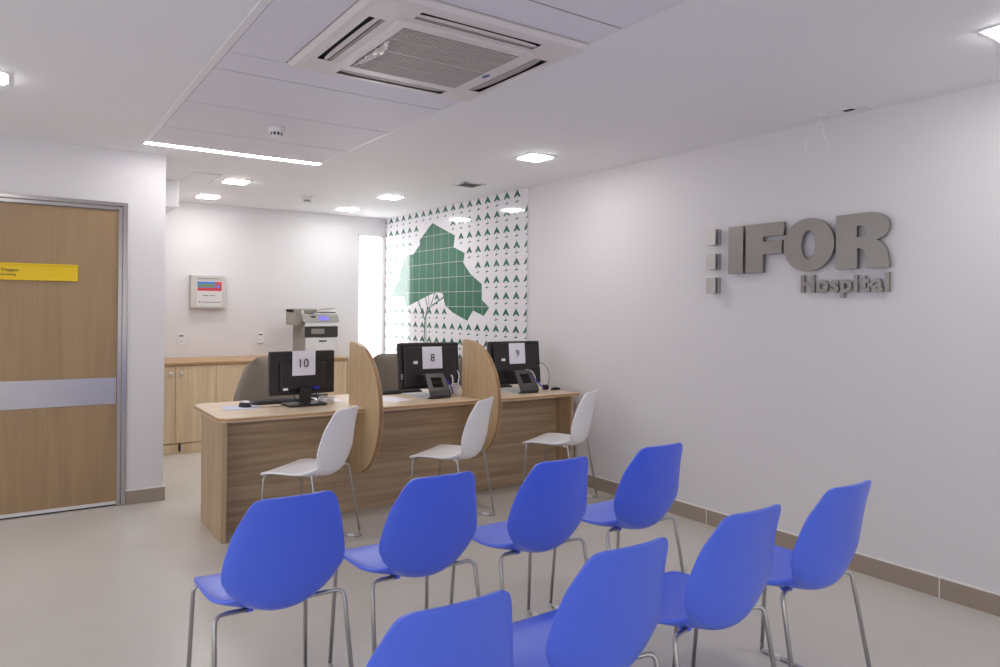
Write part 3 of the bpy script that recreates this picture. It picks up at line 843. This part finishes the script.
# all-in-one computers on folded stands
def all_in_one(mat, label, w=.25):
    t = thing('all_in_one_computer', label, 'computer', (0, 0, 0), 0, 'black all-in-one computers'); t.matrix_world = mat
    tilt = Matrix.Translation((0, 0, .045)) @ Matrix.Rotation(-.10, 4, 'X')
    bm = B(); box(bm, -w, w, -.022, .022, 0, .36, bev=.012, seg=3); box(bm, -w + .03, w - .03, -.042, -.020, .02, .335, bev=.016, seg=3); xform(bm, tilt)
    obj('casing', bm, M['black'], t)
    bm = B(); box(bm, -w + .02, w - .02, .0215, .0228, .03, .34); xform(bm, tilt); obj('screen', bm, M['black_matte'], t)
    bm = B(); box(bm, -.152, -.115, -.0435, -.0415, .195, .217); xform(bm, tilt); obj('sticker', bm, M['label_white'], t)
    bm = B()
    for k in range(3): box(bm, -w + .012, -w + .028, -.024, -.021, .085 + .014 * k, .090 + .014 * k)
    xform(bm, tilt); obj('side_ports', bm, M['label_white'], t)
    # stand: plate with a square window that bends into a flat foot
    bm = B()
    prof = [Vector((-.170, .172)), Vector((-.268, .050)), Vector((-.285, .020)), Vector((-.250, .004)), Vector((.06, .004))]
    def wid(i): return (.085, .100, .102, .102, .105)[i]
    th = .011
    def quad(xa0, xa1, pa, xb0, xb1, pb, mi=0):
        d = (pb - pa).normalized(); nn = Vector((d.y, -d.x)) * th
        vv = []
        for (x, p) in ((xa0, pa), (xa1, pa), (xb1, pb), (xb0, pb)):
            vv.append((bm.verts.new((x - .052, p.x, p.y)), bm.verts.new((x - .052, p.x + nn.x, p.y + nn.y))))
        bm.faces.new([v[0] for v in vv]).material_index = mi; bm.faces.new([v[1] for v in vv][::-1]).material_index = mi
        for k in range(4): bm.faces.new((vv[k][0], vv[k][1], vv[(k + 1) % 4][1], vv[(k + 1) % 4][0])).material_index = mi
    p0, p1 = prof[0], prof[1]
    pa, pb = p0.lerp(p1, .22), p0.lerp(p1, .80)
    quad(-.074, .074, p0, -.077, .077, pa)
    quad(-.077, -.046, pa, -.084, -.046, pb); quad(.046, .077, pa, .046, .084, pb)
    quad(-.084, .084, pb, -.087, .087, p1)
    quad(-.087, .087, p1, -.088, .088, prof[2]); quad(-.088, .088, prof[2], -.088, .088, prof[3])
    s = obj('stand', bm, M['stand_grey'], t)
    bm = B(); box(bm, -.185, .033, -.256, .12, .0, .007, bev=.001); obj('foot_plate', bm, M['silver'], s, label='silver foot plate')
    bm = B(); box(bm, -.11, .02, -.160, -.04, .12, .165); obj('hinge_block', bm, M['black_matte'], s)
    return t
a8 = place(2.735, 4.99, DT, -.03); a9 = place(3.515, 4.93, DT, -.02)
all_in_one(a8, 'black all-in-one computer on folded stand, taped with number 8', .262)
all_in_one(a9, 'black all-in-one computer on folded stand, taped with number 9', .256)
tl = Matrix.Translation((0, 0, .045)) @ Matrix.Rotation(-.10, 4, 'X')
number_sheet('8', a8 @ tl @ Matrix.Translation((.012, -.0445, .326)), 'white sheet printed 8 taped to an all-in-one computer', .172, .172)
number_sheet('9', a9 @ tl @ Matrix.Translation((.005, -.0445, .342)), 'white sheet printed 9 taped to an all-in-one computer', .160, .172)

# keyboards
def keyboard():
    t = thing('keyboard', '', 'keyboard', (0, 0, DT), 0, 'black keyboards behind the screens')
    bm = B(); box(bm, -.215, .215, -.07, .07, 0, .020, bev=.006); obj('body', bm, M['black'], t)
    bm = B()
    for r in range(5):
        for c in range(15): box(bm, -.205 + c * .0275, -.205 + c * .0275 + .022, -.06 + r * .024, -.06 + r * .024 + .019, .019, .024)
    obj('keys', bm, M['black_matte'], t)
    return t
KB = [((1.60, 5.07, DT), -.05, 'black keyboard behind the monitor numbered 10'),
      ((2.53, 5.195, DT), .02, 'black keyboard behind the computer numbered 8'),
      ((3.36, 5.12, DT), .0, 'black keyboard behind the computer numbered 9')]
kb = keyboard(); kb.location, kb.rotation_euler, kb['label'] = KB[0][0], (0, 0, KB[0][1]), KB[0][2]
for l, r, s in KB[1:]: dup(kb, l, r, s)

# mouse, pad, papers, small things
bm = B(); f = box(bm, -.115, .115, -.09, .09, 0, .003, bev=.001); xform(bm, Matrix.Rotation(-.12, 4, 'Z'))
tag(obj('mouse_pad', bm, M['pad'], loc=(1.285, 4.94, DT)), 'pale blue sheet under the mouse on the desk corner', 'mouse pad')
ms = thing('mouse', 'black and silver computer mouse on the pale blue sheet', 'mouse', (1.315, 4.955, DT + .0035), .3)
def blob(bm, rx, ry, rz, c, seg=16, rings=10, lo=0.0):
    vs = []
    for i in range(rings + 1):
        a = lo + (PI / 2 - lo) * i / rings
        vs.append([bm.verts.new((c[0] + rx * math.cos(a) * math.cos(2 * PI * k / seg), c[1] + ry * math.cos(a) * math.sin(2 * PI * k / seg), c[2] + rz * math.sin(a))) for k in range(seg)])
    for a, b in zip(vs, vs[1:]):
        for k in range(seg): bm.faces.new((a[k], a[(k + 1) % seg], b[(k + 1) % seg], b[k])).smooth = True
    bm.faces.new(vs[0][::-1])
bm = B(); blob(bm, .034, .055, .040, (0, 0, 0)); bmesh.ops.remove_doubles(bm, verts=bm.verts, dist=1e-5); obj('shell', bm, M['black'], ms)
bm = B(); blob(bm, .024, .042, .012, (0, -.006, .030)); bmesh.ops.remove_doubles(bm, verts=bm.verts, dist=1e-5); obj('top_button', bm, M['silver'], ms, label='silver top')
bm = B(); tube(bm, fillet([(1.34, 4.90, DT + .006), (1.43, 4.86, DT + .004), (1.52, 4.85, DT + .004), (1.545, 4.90, DT + .004)], .05), .0022, 6)
tag(obj('mouse_cable', bm, M['cable_black']), 'thin mouse cable running over the desk to the monitor base', 'cable')
def cable(pts, r, m, name, label, rad=.04):
    bm = B(); tube(bm, fillet(pts, rad), r, 6); return tag(obj(name, bm, m), label, 'cable')
def sheet(x, y, rot, label, w=.21, hgt=.297, z=DT):
    bm = B(); box(bm, -w / 2, w / 2, -hgt / 2, hgt / 2, 0, .0012); xform(bm, Matrix.Rotation(rot, 4, 'Z'))
    tag(obj('paper_sheet', bm, M['paper'], loc=(x, y, z)), label, 'paper', 'loose papers on the desk')
sheet(2.33, 4.86, .3, 'white paper on the desk left of the number 8 computer')
sheet(1.90, 5.09, .1, 'white paper on the desk left of the first divider')
# wound white cable by the first divider
bm = B()
for k in range(5):
    P = []
    for i in range(29):
        a = 2 * PI * i / 28
        P.append((1.862 + .055 * math.cos(a), 4.895 + .035 * math.sin(a) + .006 * math.sin(3 * a + k), DT + .006 + .009 * k + .004 * math.sin(2 * a + k)))
    tube(bm, P, .0042, 6, cap=False)
tag(obj('cable_coil', bm, M['cable_white']), 'coil of white cable right of the monitor base', 'cable')
bm = B(); box(bm, -.04, .04, -.06, .06, 0, .03, bev=.012, seg=3); xform(bm, Matrix.Rotation(.4, 4, 'Z'))
tag(obj('stapler', bm, M['black'], loc=(1.925, 5.22, DT)), 'small black device on the desk against the first divider', 'device')
# cable tangle beside number 8
cable([(2.90, 4.93, 1.02), (2.935, 4.93, 1.03), (2.975, 4.92, .99), (2.94, 4.90, .86), (2.90, 4.86, .775)], .006, M['cable_white'], 'power_cable', 'white cable arching right of the number 8 computer') if False else None
cable([(2.87, 4.99, .92), (2.92, 4.95, .90), (2.90, 4.91, .84), (2.86, 4.88, .765)], .006, M['cable_white'], 'power_cable', 'short white cable dropping behind the number 8 stand')
cable([(2.79, 4.88, .90), (2.83, 4.86, .86), (2.86, 4.85, .80), (2.87, 4.86, .765)], .005, M['cable_blue'], 'network_cable', 'blue cable behind the stand of the computer taped with number 8')
cable([(2.90, 5.02, .93), (2.965, 4.98, .95), (2.985, 4.95, .90), (2.93, 4.90, .80), (2.89, 4.87, .762)], .005, M['cable_white'], 'power_cable', 'looping white cable between number 8 and the second divider')
bm = B()
for k in range(7):
    P = [(2.900 + (.030 + .004 * k) * math.cos(2 * PI * i / 24) + .006 * math.sin(i * 1.3 + k), 4.90 + .06 * math.sin(2 * PI * i / 24), DT + .008 + .010 * k + .010 * math.sin(2 * 2 * PI * i / 24 + k)) for i in range(25)]
    tube(bm, P, .0052, 6, cap=False)
tag(obj('cable_coil', bm, M['cable_white']), 'tangled white cables against the second divider', 'cable')
# cables beside number 9
cable([(3.60, 4.86, .885), (3.64, 4.82, .85), (3.68, 4.80, .80), (3.72, 4.80, .765)], .005, M['cable_blue'], 'network_cable', 'blue cable behind the stand of the computer closest to the right wall')
cable([(3.735, 4.95, .985), (3.80, 4.90, .965), (3.825, 4.86, .89), (3.79, 4.83, .80), (3.76, 4.82, .765)], .0028, M['cable_black'], 'thin_cable', 'thin black cable arching right of the number 9 computer')
cable([(3.735, 4.95, .97), (3.765, 4.90, .94), (3.77, 4.86, .86), (3.75, 4.83, .765)], .0024, M['cable_white'], 'thin_cable', 'thin pale cable right of the number 9 computer')
cable([(3.60, 4.90, .92), (3.64, 4.87, .915), (3.66, 4.84, .86), (3.63, 4.79, .765)], .005, M['cable_white'], 'power_cable', 'white cable dropping behind the number 9 stand')
bm = B(); box(bm, -.02, .02, -.02, .02, 0, .04, bev=.005); tag(obj('plug_block', bm, M['black'], loc=(3.745, 4.81, DT)), 'small black plug block on the desk right of number 9', 'plug')
bm = B(); prism(bm, arc(0, 0, .045, .022, 0, 180, 10), lambda a, b, d: (a, d, b), -.012, .012)
tag(obj('cable_grommet', bm, M['black_matte'], loc=(3.80, 4.745, DT)), 'black domed cable outlet at the right end of the desk', 'cable outlet')

# ------------------------------------------------------------------ shell chairs
def catmull(P, n):
    P = [tuple(P[0])] + list(P) + [tuple(P[-1])]
    out = []
    for i in range(1, len(P) - 2):
        for k in range(n):
            t = k / n
            out.append(tuple(.5 * (2 * b + (c - a) * t + (2 * a - 5 * b + 4 * c - d) * t * t + (-a + 3 * b - 3 * c + d) * t ** 3)
                             for a, b, c, d in zip(P[i - 1], P[i], P[i + 1], P[i + 2])))
    out.append(tuple(P[-2])); return out

def shell_mesh():
    #    y     z     half   wing
    K = [(.244, .424, .128, .000), (.251, .437, .172, .001), (.234, .450, .196, .003), (.17, .457, .204, .005), (.08, .455, .203, .008), (.0, .449, .197, .011),
         (-.06, .443, .181, .020), (-.11, .438, .150, .040), (-.155, .445, .136, .050), (-.190, .466, .145, .051), (-.209, .504, .167, .049), (-.219, .548, .189, .047),
         (-.227, .594, .200, .045), (-.237, .65, .192, .042), (-.253, .72, .175, .037), (-.269, .775, .155, .031), (-.279, .810, .140, .026), (-.285, .830, .124, .021), (-.287, .839, .099, .015)]
    P = catmull(K, 3)
    bm = B(); g = []; nv = 18
    for i, (y, z, h_, w) in enumerate(P):
        a = P[max(0, i - 1)]; b = P[min(len(P) - 1, i + 1)]
        t = Vector((0, b[0] - a[0], b[1] - a[1])).normalized()
        nrm = Vector((0, t.z, -t.y))
        if nrm.z < 0 and i < 10: nrm = -nrm
        if nrm.y < 0 and i > len(P) * .55: nrm = -nrm
        if i > len(P) * .6: nrm = Vector((0, 1, 0))
        row = []
        for j in range(nv + 1):
            v = -1 + 2 * j / nv
            v = math.sin(v * PI / 2)
            e = max(0, (abs(v) - .90) / .10)
            p = Vector((v * h_, y, z)) + nrm * (w * (abs(v) ** 2.2) + (.008 * e * min(1, w / .02)) * (1 if z < .74 else max(0, (.80 - z) / .06)))
            row.append(bm.verts.new(p))
        g.append(row)
    for i in range(len(P) - 1):
        for j in range(nv): bm.faces.new((g[i][j], g[i][j + 1], g[i + 1][j + 1], g[i + 1][j])).smooth = True
    return bm

def shell_chair(name, shell_mat, label, group):
    t = thing(name, label, 'chair', (0, 0, 0), 0, group)
    o = obj('shell', shell_mesh(), shell_mat, t, smooth=True)
    md = o.modifiers.new('thickness', 'SOLIDIFY'); md.thickness = .013; md.offset = 0; md.use_even_offset = True
    sb = o.modifiers.new('smooth', 'SUBSURF'); sb.levels = 1; sb.render_levels = 1
    r = .0078
    for s in (-1, 1):
        bm = B(); tube(bm, fillet([(0, .185, .437), (s * .203, .210, .437), (s * .216, .238, .0085)], .022), r); obj('leg', bm, M['chrome'], t)
        bm = B(); tube(bm, fillet([(s * .080, -.085, .434), (s * .213, -.148, .461), (s * .230, -.235, .0085)], .032), r); obj('leg', bm, M['chrome'], t)
        bm = B(); tube(bm, fillet([(s * .2150, .2360, .04), (s * .216, .240, .0085), (s * .230, -.237, .0085), (s * .2288, -.229, .04)], .02), r); rn = obj('runner', bm, M['chrome'], t)
        for q in (.175, -.165):
            x = .216 + (.230 - .216) * (.240 - q) / .477
            bm = B(); box(bm, s * x - .009, s * x + .009, q - .026, q + .026, 0, .0175, bev=.004); obj('glide', bm, M['glide'], rn)
        bm = B(); box(bm, s * .092 - .016, s * .092 + .016, -.100, -.064, .427, .447, bev=.007); obj('seat_mount', bm, shell_mat, t)
    bm = B(); tube(bm, [(-.10, .187, .437), (-.085, -.09, .434)], .006); tube(bm, [(.10, .187, .437), (.085, -.09, .434)], .006); obj('under_rail', bm, M['chrome'], t)
    return t

ROW1, ROW2 = [(.753, 2.51), (1.285, 2.51), (1.820, 2.49), (2.388, 2.495)], [(.757, 1.525), (1.312, 1.59), (1.855, 1.625), (2.412, 1.645)]
ordn = ['leftmost', 'second from the left', 'third from the left', 'rightmost']
blue = None
for row, where in ((ROW1, 'in the row nearer the desk'), (ROW2, 'in the row nearest the camera')):
    for i, (x, y) in enumerate(row):
        lab = 'blue plastic chair, %s %s' % (ordn[i], where)
        rz = (0, .0, .0, .0)[i]
        if blue is None:
            blue = shell_chair('waiting_chair', M['blue'], lab, 'blue waiting chairs in two rows'); blue.location = (x, y, 0); blue.rotation_euler = (0, 0, rz)
        else: dup(blue, (x, y, 0), rz, lab)
WHITE = [((1.515, 4.225, 0), math.radians(39), 'white plastic shell chair before the desk screen numbered 10'),
         ((2.475, 4.185, 0), math.radians(34), 'white plastic shell chair before the desk screen numbered 8'),
         ((3.405, 4.185, 0), math.radians(30), 'white plastic shell chair by the right wall, before the screen numbered 9')]
wc = shell_chair('visitor_chair', M['white_shell'], WHITE[0][2], 'white visitor chairs at the desk')
wc.scale = (1, .9, 1); wc.location = WHITE[0][0]; wc.rotation_euler = (0, 0, WHITE[0][1])
for l, r, s in WHITE[1:]: dup(wc, l, r, s)

# ------------------------------------------------------------------ world, camera, colour management
w = bpy.data.worlds.new('world'); scn.world = w; w.use_nodes = True
w.node_tree.nodes['Background'].inputs[0].default_value = (.95, .95, 1.0, 1)
w.node_tree.nodes['Background'].inputs[1].default_value = 0.31

cam = bpy.data.cameras.new('camera'); co = bpy.data.objects.new('camera', cam); COL.objects.link(co)
cam.sensor_fit = 'HORIZONTAL'; cam.sensor_width = 36; cam.lens = FPX * 36 / 1000
cam.shift_y = -(333.5 - CY) / 1000; cam.clip_start = .05
fwd = Vector((math.sin(YAW), math.cos(YAW), 0)); rgt = Vector((math.cos(YAW), -math.sin(YAW), 0)); up = Vector((0, 0, 1))
c, s = math.cos(ROLL), math.sin(ROLL)
X = rgt * c + up * s; Y = -rgt * s + up * c; Z = -fwd
co.matrix_world = Matrix(((X.x, Y.x, Z.x, 0), (X.y, Y.y, Z.y, 0), (X.z, Y.z, Z.z, CAM_H), (0, 0, 0, 1)))
scn.camera = co
scn.view_settings.view_transform = 'Standard'; scn.view_settings.look = 'None'
scn.view_settings.gamma = 1; scn.view_settings.use_curve_mapping = False
scn.view_settings.exposure = 1.92
scn.cycles.use_denoising = True
scn.cycles.max_bounces = 10; scn.cycles.diffuse_bounces = 6
scn.cycles.sample_clamp_indirect = 6
